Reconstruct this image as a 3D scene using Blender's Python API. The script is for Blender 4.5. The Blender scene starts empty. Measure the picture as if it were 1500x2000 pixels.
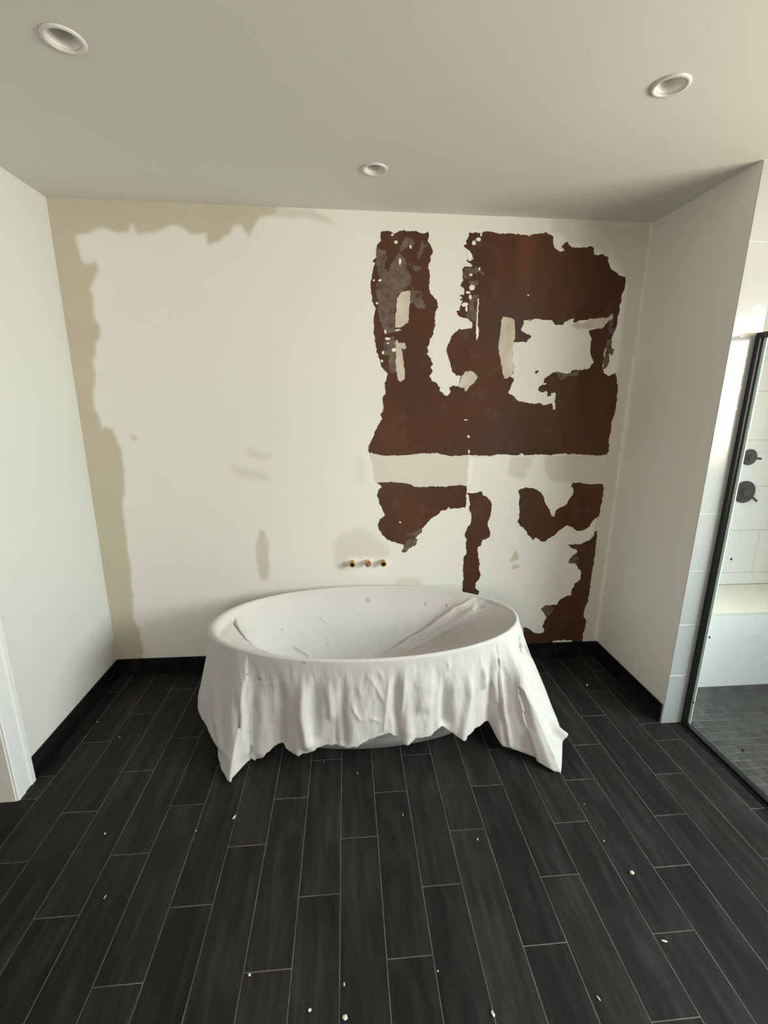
import bpy, bmesh, math, random
import numpy as np
from mathutils import Matrix, Vector
from mathutils.geometry import delaunay_2d_cdt

S = bpy.context.scene
COL = S.collection
random.seed(7)
rng = np.random.default_rng(7)

# ============================ camera, light, exposure ============================
EYE = 1.7652
PITCH, YAW, ROLL, FOCAL = .2457, .0854, .0074, 881.4948          # focal length in pixels of a 1500 x 2000 frame
fw = Vector((math.sin(YAW) * math.cos(PITCH), math.cos(YAW) * math.cos(PITCH), -math.sin(PITCH)))
rt0 = Vector((math.cos(YAW), -math.sin(YAW), 0))
up0 = rt0.cross(fw)
rt = math.cos(ROLL) * rt0 + math.sin(ROLL) * up0
up = -math.sin(ROLL) * rt0 + math.cos(ROLL) * up0
cam_d = bpy.data.cameras.new('camera')
cam = bpy.data.objects.new('camera', cam_d); COL.objects.link(cam)
cam.matrix_world = Matrix(((rt.x, up.x, -fw.x, 0), (rt.y, up.y, -fw.y, 0), (rt.z, up.z, -fw.z, EYE), (0, 0, 0, 1)))
cam_d.sensor_fit = 'VERTICAL'; cam_d.sensor_height = 24; cam_d.lens = 24 * FOCAL / 2000
cam_d.clip_start = .02
S.camera = cam

W = bpy.data.worlds.new('daylight'); S.world = W; W.use_nodes = True
wt = W.node_tree; wt.nodes.clear()
wo = wt.nodes.new('ShaderNodeOutputWorld'); wb = wt.nodes.new('ShaderNodeBackground')
sky = wt.nodes.new('ShaderNodeTexSky'); sky.sky_type = 'HOSEK_WILKIE'; sky.turbidity = 4
sky.sun_direction = (-.3, -.5, .8)
wt.links.new(sky.outputs[0], wb.inputs[0]); wt.links.new(wb.outputs[0], wo.inputs[0])
wb.inputs[1].default_value = .5

def area(name, loc, aim, sx, sy, power, color, spread=180):
    d = bpy.data.lights.new(name, 'AREA'); d.shape = 'RECTANGLE'; d.size = sx; d.size_y = sy
    d.energy = power; d.color = color; d.spread = math.radians(spread)
    o = bpy.data.objects.new(name, d); COL.objects.link(o)
    o.location = loc
    o.rotation_euler = (Vector(aim) - Vector(loc)).to_track_quat('-Z', 'Y').to_euler()
    return o
#LIGHTS
# daylight entering by the window in the wet room's outer wall; added frontal fill from behind the camera
area('window_daylight', (3.27, .35, 1.85), (1.0, .9, .55), 2.2, 1.15, 104, (.64, .86, 1.0), 140)
area('window_ground_bounce', (3.27, .35, 1.83), (.6, .9, 2.3), 2.2, 1.15, 78, (1.0, .76, .45), 140)
area('rear_fill_light', (-.4, -2.45, 1.7), (0, 2.0, 1.3), 1.5, 1.15, 46, (1.0, .93, .82))
S.view_settings.view_transform = 'Standard'; S.view_settings.look = 'None'
S.view_settings.exposure = -.10; S.view_settings.gamma = 1.0; S.view_settings.use_curve_mapping = False

# ============================ dimensions ============================
XL, XR, DB, H, HB = -1.4964, 1.7518, 2.7404, 2.7434, .1163      # left wall, partition, back wall, ceiling, baseboard
YP = 2.0454                                                        # front face of the partition
XP = 1.900                                                         # wet side of the partition
XO, YR = 3.20, -2.4                                                # outer wall, rear wall
TW, TL, TX0, TY0 = .152, .641, -.041, 1.490                        # floor tile module and joints

# ============================ helpers ============================
def link(o):
    COL.objects.link(o); return o
def mesh_obj(name, verts, faces, mat=None, parent=None, smooth=False):
    me = bpy.data.meshes.new(name)
    me.from_pydata([tuple(v) for v in verts], [], [tuple(f) for f in faces]); me.update()
    if mat: me.materials.append(mat)
    if smooth: me.polygons.foreach_set('use_smooth', [True] * len(me.polygons))
    o = link(bpy.data.objects.new(name, me))
    if parent: o.parent = parent
    return o
def bm_obj(name, bm, mat=None, parent=None, smooth=False):
    me = bpy.data.meshes.new(name); bmesh.ops.recalc_face_normals(bm, faces=bm.faces); bm.to_mesh(me); bm.free()
    if mat: me.materials.append(mat)
    if smooth: me.polygons.foreach_set('use_smooth', [True] * len(me.polygons))
    o = link(bpy.data.objects.new(name, me))
    if parent: o.parent = parent
    return o
def add_box(bm, x0, x1, y0, y1, z0, z1, bevel=0, seg=1):
    r = bmesh.ops.create_cube(bm, size=1)
    for v in r['verts']:
        v.co = Vector(((x0 + x1) / 2 + v.co.x * (x1 - x0), (y0 + y1) / 2 + v.co.y * (y1 - y0), (z0 + z1) / 2 + v.co.z * (z1 - z0)))
    if bevel:
        ed = list({e for v in r['verts'] for e in v.link_edges})
        bmesh.ops.bevel(bm, geom=ed, offset=bevel, segments=seg, affect='EDGES', profile=.5)
def box(name, x0, x1, y0, y1, z0, z1, mat, parent=None, bevel=0, seg=1):
    bm = bmesh.new(); add_box(bm, x0, x1, y0, y1, z0, z1, bevel, seg)
    return bm_obj(name, bm, mat, parent)
def add_lathe(bm, prof, n=40, axis='Z', o=(0, 0, 0), close=False):
    """revolve (radius, height) pairs; axis 'Z' up, '-Y' towards the viewer from the back wall"""
    rings = []
    for r, h in prof:
        ring = []
        for k in range(n):
            a = 2 * math.pi * k / n
            c, s = r * math.cos(a), r * math.sin(a)
            p = (c, s, h) if axis == 'Z' else (c, -h, s)
            ring.append(bm.verts.new((o[0] + p[0], o[1] + p[1], o[2] + p[2])))
        rings.append(ring)
    for a, b in zip(rings, rings[1:]):
        for k in range(n):
            bm.faces.new((a[k], a[(k + 1) % n], b[(k + 1) % n], b[k]))
    if close:
        for ring in (rings[0], rings[-1]):
            if (ring[0].co - ring[n // 2].co).length > 1e-6: bm.faces.new(ring)
def inside(px, pz, poly):
    r = np.zeros(px.shape, bool); n = len(poly)
    for i in range(n):
        (x1, z1), (x2, z2) = poly[i], poly[(i + 1) % n]
        if z1 == z2: continue
        c = ((z1 > pz) != (z2 > pz)) & (px < (x2 - x1) * (pz - z1) / (z2 - z1) + x1)
        r ^= c
    return r
def struct(o):
    o['kind'] = 'structure'; return o
def thing(name, label, cat, loc=(0, 0, 0), group=None):
    o = link(bpy.data.objects.new(name, None)); o.location = loc; o.empty_display_size = .05
    return tag(o, label, cat, group)
def tag(o, label, cat, group=None):
    o['label'] = label; o['category'] = cat
    if group: o['group'] = group
    return o

# ============================ materials ============================
class Mat:
    def __init__(s, name, color=(.8, .8, .8), rough=.5, metal=0, spec=.5):
        s.m = bpy.data.materials.new(name); s.m.use_nodes = True
        s.t = s.m.node_tree; s.b = s.t.nodes['Principled BSDF']
        s.b.inputs['Base Color'].default_value = (*color, 1); s.b.inputs['Roughness'].default_value = rough
        s.b.inputs['Metallic'].default_value = metal; s.b.inputs['Specular IOR Level'].default_value = spec
    def n(s, kind, **kw):
        x = s.t.nodes.new('ShaderNode' + kind)
        for k, v in kw.items():
            if k in x.inputs: x.inputs[k].default_value = v
            else: setattr(x, k, v)
        return x
    def l(s, a, b): s.t.links.new(a, b)
    def coord(s, scale=(1, 1, 1), kind='Object'):
        c = s.n('TexCoord'); m = s.n('Mapping'); m.inputs['Scale'].default_value = scale
        s.l(c.outputs[kind], m.inputs[0]); return m.outputs[0]
    def noise(s, vec, scale, detail=4, rough=.5):
        x = s.n('TexNoise'); x.inputs['Scale'].default_value = scale; x.inputs['Detail'].default_value = detail
        x.inputs['Roughness'].default_value = rough; s.l(vec, x.inputs['Vector']); return x.outputs[0]
    def ramp(s, fac, stops):
        r = s.n('ValToRGB'); e = r.color_ramp.elements
        while len(e) < len(stops): e.new(.5)
        for k, (p, c) in zip(e, stops):
            k.position = p; k.color = (*c, 1) if len(c) == 3 else c
        s.l(fac, r.inputs[0]); return r.outputs[0]
    def mix(s, fac, a, b):
        x = s.n('Mix'); x.data_type = 'RGBA'
        for sock, v in ((x.inputs[0], fac), (x.inputs[6], a), (x.inputs[7], b)):
            if hasattr(v, 'links'): s.l(v, sock)
            else: sock.default_value = v if isinstance(v, (int, float)) else (*v, 1)
        return x.outputs[2]
    def math(s, op, a, b=0):
        x = s.n('Math'); x.operation = op
        for sock, v in ((x.inputs[0], a), (x.inputs[1], b)):
            if hasattr(v, 'links'): s.l(v, sock)
            else: sock.default_value = v
        return x.outputs[0]
    def base(s, sock): s.l(sock, s.b.inputs['Base Color'])
    def bump(s, h, strength=.2, dist=.002):
        x = s.n('Bump'); x.inputs['Strength'].default_value = strength; x.inputs['Distance'].default_value = dist
        s.l(h, x.inputs['Height']); s.l(x.outputs[0], s.b.inputs['Normal'])

PAINT, COAT = (.785, .77, .722), (.545, .49, .385)
m = Mat('wall_paint', PAINT, .62, spec=.3); v = m.coord()
m.base(m.mix(m.noise(v, 1.3, 3), tuple(c * .97 for c in PAINT), tuple(min(1, c * 1.02) for c in PAINT)))
m.bump(m.noise(v, 260, 3), .12, .001); M_PAINT = m.m
m = Mat('unseen_wall_dark', (.16, .14, .12), .5); m.bump(m.noise(m.coord((1, 1, 12)), 3, 3), .1, .001); M_UNSEEN = m.m  # unseen walls, coloured dark to soak up bounced light

m = Mat('dimmed_wall_paint', (.70, .71, .69), .62, spec=.3); v = m.coord()  # same wall paint, darkened and cooled to tame light on the left wall
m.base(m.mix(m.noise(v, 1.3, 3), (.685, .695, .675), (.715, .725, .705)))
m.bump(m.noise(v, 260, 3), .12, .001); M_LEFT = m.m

m = Mat('skimmed_wall', PAINT, .65, spec=.3); v = m.coord()
at = m.n('Attribute'); at.attribute_name = 'coat'
sep = m.n('SeparateColor'); m.l(at.outputs['Color'], sep.inputs[0])
paint = m.mix(m.noise(v, 1.6, 4), tuple(c * .97 for c in PAINT), tuple(min(1, c * 1.02) for c in PAINT))
coat = m.mix(m.noise(v, 5, 5), tuple(c * .95 for c in COAT), tuple(c * 1.06 for c in COAT))
m.base(m.mix(sep.outputs[1], m.mix(sep.outputs[0], paint, coat), (.86, .87, .86)))
m.bump(m.noise(v, 240, 3), .12, .001); M_WALL = m.m

m = Mat('ceiling_paint', (.70, .69, .66), .8, spec=.2); v = m.coord()
m.bump(m.noise(v, 320, 2), .15, .001); M_CEIL = m.m

# kraft paper bared where the face of the board was torn off
m = Mat('torn_kraft_paper', (.1, .05, .03), .62, spec=.2); v = m.coord()
vs = m.coord((1.0, 1.0, .35))
br = m.ramp(m.noise(vs, 3.2, 5, .55), [(.25, (.056, .023, .012)), (.5, (.076, .031, .015)), (.75, (.100, .042, .019))])
fz = m.ramp(m.noise(v, 9, 6, .62), [(.56, (0, 0, 0)), (.74, (1, 1, 1))])
c1 = m.mix(m.math('MULTIPLY', fz, .22), br, (.15, .12, .115))
fl2 = m.ramp(m.noise(v, 48, 3, .6), [(.70, (0, 0, 0)), (.80, (1, 1, 1))])
c2 = m.mix(m.math('MULTIPLY', fl2, .12), c1, (.28, .24, .22))
hz = m.ramp(m.noise(v, 2.1, 3, .5), [(.50, (0, 0, 0)), (.68, (1, 1, 1))])
c2 = m.mix(m.math('MULTIPLY', hz, .40), c2, (.058, .044, .050))           # bluish gloss haze, a reflection painted into the paper colour
sx = m.n('SeparateXYZ'); m.l(v, sx.inputs[0])
band = m.math('SUBTRACT', 1.0, m.math('DIVIDE', m.math('ABSOLUTE', m.math('SUBTRACT', sx.outputs[0], 1.03)), .075))
low = m.math('MULTIPLY', m.math('SUBTRACT', sx.outputs[2], 2.15), 3.0)
rust = m.n('Math'); rust.operation = 'MULTIPLY'; rust.use_clamp = True; m.l(m.math('MAXIMUM', band, 0.0), rust.inputs[0]); m.l(m.math('MAXIMUM', low, 0.0), rust.inputs[1])
m.base(m.mix(m.math('MULTIPLY', m.math('MAXIMUM', rust.outputs[0], 0), .55), c2, (.15, .058, .018)))           # rusty streak near the top
m.bump(m.noise(v, 130, 4), .35, .001); M_KRAFT = m.m

m = Mat('grey_paper_residue', (.14, .11, .10), .7, spec=.2); v = m.coord()
m.base(m.ramp(m.noise(v, 26, 5, .65), [(.34, (.070, .034, .020)), (.43, (.125, .088, .068)), (.60, (.165, .122, .092)), (.8, (.24, .19, .145))]))
m.bump(m.noise(v, 180, 3), .3, .001); M_GREY = m.m

m = Mat('joint_compound', (.60, .54, .44), .75, spec=.2); v = m.coord((1, 1, .5))
m.base(m.ramp(m.noise(v, 18, 5, .6), [(.3, (.52, .46, .37)), (.7, (.66, .60, .50))]))
m.bump(m.noise(v, 40, 4), .3, .0015); M_COMP = m.m
m = Mat('white_paint_fleck_and_glint', (.82, .81, .76), .6); m.bump(m.noise(m.coord(), 200, 2), .2, .001); M_FLECK = m.m

# dark wood-look porcelain
def plank(name, dark, mid, light, rough):
    m = Mat(name, mid, rough, spec=.12)
    c = m.n('TexCoord'); oi = m.n('ObjectInfo')
    mul = m.n('VectorMath'); mul.operation = 'MULTIPLY_ADD'
    m.l(c.outputs['Object'], mul.inputs[0]); mul.inputs[1].default_value = (1, 1, 1)
    cmb = m.n('CombineXYZ')
    for k in range(3): m.l(m.math('MULTIPLY', oi.outputs['Random'], 37.0 * (k + 1)), cmb.inputs[k])
    m.l(cmb.outputs[0], mul.inputs[2])
    mp = m.n('Mapping'); mp.inputs['Scale'].default_value = (14, 1.3, 14); m.l(mul.outputs[0], mp.inputs[0])
    g = m.noise(mp.outputs[0], 2.4, 6, .6)
    mp2 = m.n('Mapping'); mp2.inputs['Scale'].default_value = (3, 1.2, 3); m.l(mul.outputs[0], mp2.inputs[0])
    g2 = m.noise(mp2.outputs[0], 3, 4, .5)
    col = m.ramp(m.math('MULTIPLY_ADD', g, .6) if 0 else g, [(.30, dark), (.52, mid), (.74, light)])
    tone = m.ramp(oi.outputs['Random'], [(0, (.78, .78, .80)), (.5, (1, 1, 1)), (1, (1.22, 1.18, 1.12))])
    mm = m.n('Mix'); mm.data_type = 'RGBA'; mm.blend_type = 'MULTIPLY'; mm.inputs[0].default_value = 1
    m.l(col, mm.inputs[6]); m.l(tone, mm.inputs[7])
    dust = m.ramp(g2, [(.5, (0, 0, 0)), (.8, (1, 1, 1))])
    m.base(m.mix(m.math('MULTIPLY', dust, .12), mm.outputs[2], (.12, .12, .115)))
    m.l(m.ramp(g2, [(.3, (rough - .08,) * 3), (.8, (rough + .14,) * 3)]), m.b.inputs['Roughness'])
    m.bump(g, .25, .0012)
    return m.m
M_TILE = plank('dark_plank_tile', (.0125, .0117, .0108), (.0195, .0184, .0172), (.034, .0318, .029), .56)
M_BASE = plank('black_base_tile', (.004, .004, .0038), (.006, .006, .0058), (.010, .0098, .0094), .55)
m = Mat('grey_grout', (.12, .115, .105), .9, spec=.1); m.base(m.ramp(m.noise(m.coord(), 9, 5), [(.3, (.085, .078, .064)), (.7, (.185, .172, .146))])); M_GROUT = m.m
m = Mat('slab', (.03, .03, .03), .8); M_SLAB = m.m
m = Mat('mosaic_tile', (.045, .045, .043), .45)
oi = m.n('ObjectInfo'); m.base(m.ramp(oi.outputs['Random'], [(0, (.043, .042, .036)), (1, (.074, .072, .062))])); M_MOS = m.m
m = Mat('mosaic_grout', (.10, .10, .095), .85); m.base(m.ramp(m.noise(m.coord(), 30, 3), [(.3, (.08, .08, .075)), (.7, (.14, .14, .13))])); M_MGROUT = m.m
m = Mat('white_glazed_tile', (.44, .455, .45), .16); m.bump(m.noise(m.coord(), 5, 2), .08, .004); M_WTILE = m.m  # end tiles greyed so the painted glints read brighter
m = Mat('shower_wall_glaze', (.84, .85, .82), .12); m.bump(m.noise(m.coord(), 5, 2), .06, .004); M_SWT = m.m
m = Mat('white_grout', (.72, .72, .69), .8, spec=.2); m.bump(m.noise(m.coord(), 300, 2), .3, .0006); M_WGROUT = m.m
m = Mat('bench_stone', (.80, .77, .68), .25); m.base(m.mix(m.noise(m.coord(), 4, 4), (.78, .75, .66), (.84, .81, .72))); M_BENCH = m.m

# bleached drop cloth: base colour holds its own paint specks from a vertex attribute
m = Mat('canvas_drop_cloth', (.70, .66, .60), .9, spec=.15); v = m.coord()
at = m.n('Attribute'); at.attribute_name = 'stain'
sep = m.n('SeparateColor'); m.l(at.outputs['Color'], sep.inputs[0])
cl = m.mix(m.noise(v, 3.5, 4), (.60, .58, .565), (.67, .65, .638))
m.base(m.mix(sep.outputs[0], cl, (.10, .085, .07)))
wv = m.n('TexWave'); wv.wave_type = 'BANDS'; wv.bands_direction = 'X'; wv.inputs['Scale'].default_value = 260; wv.inputs['Distortion'].default_value = 2
m.l(v, wv.inputs['Vector'])
m.bump(m.math('ADD', m.math('MULTIPLY', wv.outputs[1], .25), m.noise(v, 420, 3)), .28, .0008); M_CLOTH = m.m

m = Mat('tub_acrylic', (.60, .62, .62), .22); m.bump(m.noise(m.coord(), 3, 2), .02, .002); M_TUB = m.m
m = Mat('white_trim_paint', (.80, .82, .83), .35); m.bump(m.noise(m.coord((20, 20, 1)), 8, 2), .05, .001); M_TRIM = m.m
m = Mat('jamb_paint', (.82, .82, .74), .45); m.bump(m.noise(m.coord((20, 20, 1)), 8, 2), .05, .001); M_JAMB = m.m
m = Mat('light_trim', (.69, .68, .65), .35); m.bump(m.noise(m.coord(), 40, 2), .02, .001); M_LTRIM = m.m
m = Mat('light_baffle', (.86, .85, .82), .25); m.bump(m.noise(m.coord(), 60, 2), .02, .001); M_LBAF = m.m
m = Mat('frosted_lens', (.40, .40, .38), .5); m.bump(m.noise(m.coord(), 200, 2), .1, .001); M_LENS = m.m
m = Mat('black_powder_coat', (.006, .006, .0065), .38); m.bump(m.noise(m.coord(), 400, 2), .1, .0005); M_BLACK = m.m
m = Mat('matte_black_fitting', (.018, .020, .021), .36); m.bump(m.noise(m.coord(), 300, 2), .05, .0005); M_FIT = m.m
m = Mat('brass', (.62, .36, .12), .28, metal=1); m.l(m.ramp(m.noise(m.coord(), 120, 3), [(.3, (.22,) * 3), (.7, (.42,) * 3)]), m.b.inputs['Roughness']); M_BRASS = m.m
m = Mat('brass_shadowed_bore', (.05, .028, .010), .6, metal=.3); M_BORE = m.m
m = Mat('copper', (.72, .40, .22), .30, metal=1); m.l(m.ramp(m.noise(m.coord(), 90, 3), [(.3, (.22,) * 3), (.7, (.4,) * 3)]), m.b.inputs['Roughness']); M_COPPER = m.m
m = Mat('clear_seal', (.74, .88, .80), .25); m.bump(m.noise(m.coord(), 50, 2), .05, .001); M_SEAL = m.m
m = Mat('red_speck', (.16, .03, .02), .6); M_RED = m.m
m = Mat('plaster_chip', (.72, .70, .60), .9); m.base(m.ramp(m.noise(m.coord(), 90, 3), [(.3, (.58, .56, .45)), (.7, (.80, .78, .69))])); M_CHIP = m.m

# thin clear glass: passes light straight on, mirrors by Fresnel
m = Mat('clear_glass'); t = m.t; t.nodes.remove(m.b)
tr = t.nodes.new('ShaderNodeBsdfTransparent'); tr.inputs[0].default_value = (.985, .996, .990, 1)
gl = t.nodes.new('ShaderNodeBsdfGlossy'); gl.inputs['Roughness'].default_value = .0
lw = t.nodes.new('ShaderNodeLayerWeight'); lw.inputs[0].default_value = .5
pw = m.math('POWER', lw.outputs['Facing'], 5.0); fr = m.n('Math'); fr.operation = 'MULTIPLY_ADD'; m.l(pw, fr.inputs[0]); fr.inputs[1].default_value = .95; fr.inputs[2].default_value = .035
mx = t.nodes.new('ShaderNodeMixShader'); t.links.new(fr.outputs[0], mx.inputs[0]); t.links.new(tr.outputs[0], mx.inputs[1]); t.links.new(gl.outputs[0], mx.inputs[2])
t.links.new(mx.outputs[0], t.nodes['Material Output'].inputs[0]); M_GLASS = m.m

# ============================ room shell ============================
struct(box('wall_left', XL - .14, XL, 1.79, DB + .15, 0, H, M_LEFT))
struct(box('wall_left_header', XL - .14, XL, .88, 1.79, 2.10, H, M_LEFT))
struct(box('unseen_wall_left_near', XL - .14, XL, YR, .88, 0, H, M_UNSEEN))
struct(box('unseen_wall_hall', XL - 1.35, XL - 1.25, YR, DB + .15, 0, H, M_UNSEEN))
struct(box('wall_right', XR, XP, YP, DB, 0, H, M_PAINT))
struct(box('unseen_wall_rear_left', XL - 1.25, -1.2, YR - .15, YR, 0, H, M_UNSEEN))
struct(box('unseen_wall_rear_right', .4, XO, YR - .15, YR, 0, H, M_UNSEEN))
struct(box('unseen_wall_rear_sill', -1.2, .4, YR - .15, YR, 0, 1.0, M_UNSEEN))
struct(box('unseen_wall_rear_header', -1.2, .4, YR - .15, YR, 2.2, H, M_UNSEEN))
struct(box('wall_outer_front', XO, XO + .15, YR, -.75, 0, H, M_PAINT))
struct(box('wall_outer_rear', XO, XO + .15, 1.45, DB + .15, 0, H, M_PAINT))
struct(box('wall_outer_sill', XO, XO + .15, -.75, 1.45, 0, 1.27, M_PAINT))
struct(box('wall_outer_header', XO, XO + .15, -.75, 1.45, 2.43, H, M_PAINT))
struct(box('unseen_wall_hall_end', XL - 1.25, XL - .14, DB, DB + .15, 0, H, M_UNSEEN))
def window(n, x0, x1, y0, y1, z0, z1, along):
    t = struct(link(bpy.data.objects.new('window_%d' % n, None))); t.location = ((x0 + x1) / 2, (y0 + y1) / 2, z0)  # window_2 is the added unseen one behind the camera
    bm = bmesh.new(); f = .05
    L = Matrix.Translation(-t.location)
    if along == 'y':
        for a, b, c, d in ((y0, y0 + f, z0, z1), (y1 - f, y1, z0, z1), (y0, y1, z0, z0 + f), (y0, y1, z1 - f, z1), ((y0 + y1) / 2 - f / 2, (y0 + y1) / 2 + f / 2, z0, z1)): add_box(bm, x0, x1, a, b, c, d)
    else:
        for a, b, c, d in ((x0, x0 + f, z0, z1), (x1 - f, x1, z0, z1), (x0, x1, z0, z0 + f), (x0, x1, z1 - f, z1), ((x0 + x1) / 2 - f / 2, (x0 + x1) / 2 + f / 2, z0, z1)): add_box(bm, a, b, y0, y1, c, d)
    bm.transform(L); bm_obj('window_frame', bm, M_TRIM, t)
    bm = bmesh.new()
    if along == 'y': add_box(bm, (x0 + x1) / 2 - .003, (x0 + x1) / 2 + .003, y0 + f, y1 - f, z0 + f, z1 - f)
    else: add_box(bm, x0 + f, x1 - f, (y0 + y1) / 2 - .003, (y0 + y1) / 2 + .003, z0 + f, z1 - f)
    bm.transform(L); bm_obj('window_pane', bm, M_GLASS, t)
window(1, XO + .085, XO + .135, -.75, 1.45, 1.27, 2.43, 'y')
window(2, -1.2, .4, YR - .135, YR - .085, 1.0, 2.2, 'x')  # unseen window added behind the camera for the frontal fill

# ceiling with a cut-out for each recessed light
LIGHTS = [(-.778, 1.630), (1.050, 1.648), (.143, 2.284)]
RL = .0462
def filled(name, loops, plane, th, mat, parent=None):
    """flat piece with holes; plane: (x, y) -> point on its front, th: offset to its back"""
    vs_, es_ = [], []
    for lp in loops:
        k = len(vs_); vs_ += [Vector(q) for q in lp]
        es_ += [(k + i, k + (i + 1) % len(lp)) for i in range(len(lp))]
    v2, _, f2, _, _, _ = delaunay_2d_cdt(vs_, es_, [], 0, 1e-6)
    v2 = np.array([tuple(q) for q in v2])
    f2 = [f for f in f2 if len(f) == 3]
    c = np.array([v2[list(f)].mean(0) for f in f2])
    keep = np.zeros(len(c), bool)
    for lp in loops: keep ^= inside(c[:, 0], c[:, 1], lp)
    f2 = [f for f, k in zip(f2, keep) if k]
    n = len(v2)
    verts = [plane(*q) for q in v2] + [plane(*q) + th for q in v2]
    cnt = {}
    for f in f2:
        for a, b in ((f[0], f[1]), (f[1], f[2]), (f[2], f[0])): cnt.setdefault((min(a, b), max(a, b)), []).append((a, b))
    faces = [tuple(f) for f in f2] + [(f[2] + n, f[1] + n, f[0] + n) for f in f2]
    for l in cnt.values():
        if len(l) == 1: a, b = l[0]; faces.append((b, a, a + n, b + n))
    used = sorted({i for f in faces for i in f}); mp = {u: k for k, u in enumerate(used)}
    me = bpy.data.meshes.new(name); me.from_pydata([tuple(verts[u]) for u in used], [], [[mp[i] for i in f] for f in faces]); me.update()
    bm = bmesh.new(); bm.from_mesh(me); bpy.data.meshes.remove(me)
    return bm_obj(name, bm, mat, parent)
circ = lambda x, y, r, n=40: [(x + r * math.cos(2 * math.pi * k / n), y + r * math.sin(2 * math.pi * k / n)) for k in range(n)]
struct(filled('ceiling', [[(XL - 1.35, YR - .15), (XO + .15, YR - .15), (XO + .15, DB + .15), (XL - 1.35, DB + .15)]] + [circ(x, y, RL) for x, y in LIGHTS],
              lambda x, y: Vector((x, y, H)), Vector((0, 0, .02)), M_CEIL))
struct(box('ceiling_deck', XL - 1.35, XO + .15, YR - .15, DB + .15, H + .14, H + .18, M_CEIL))

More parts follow.
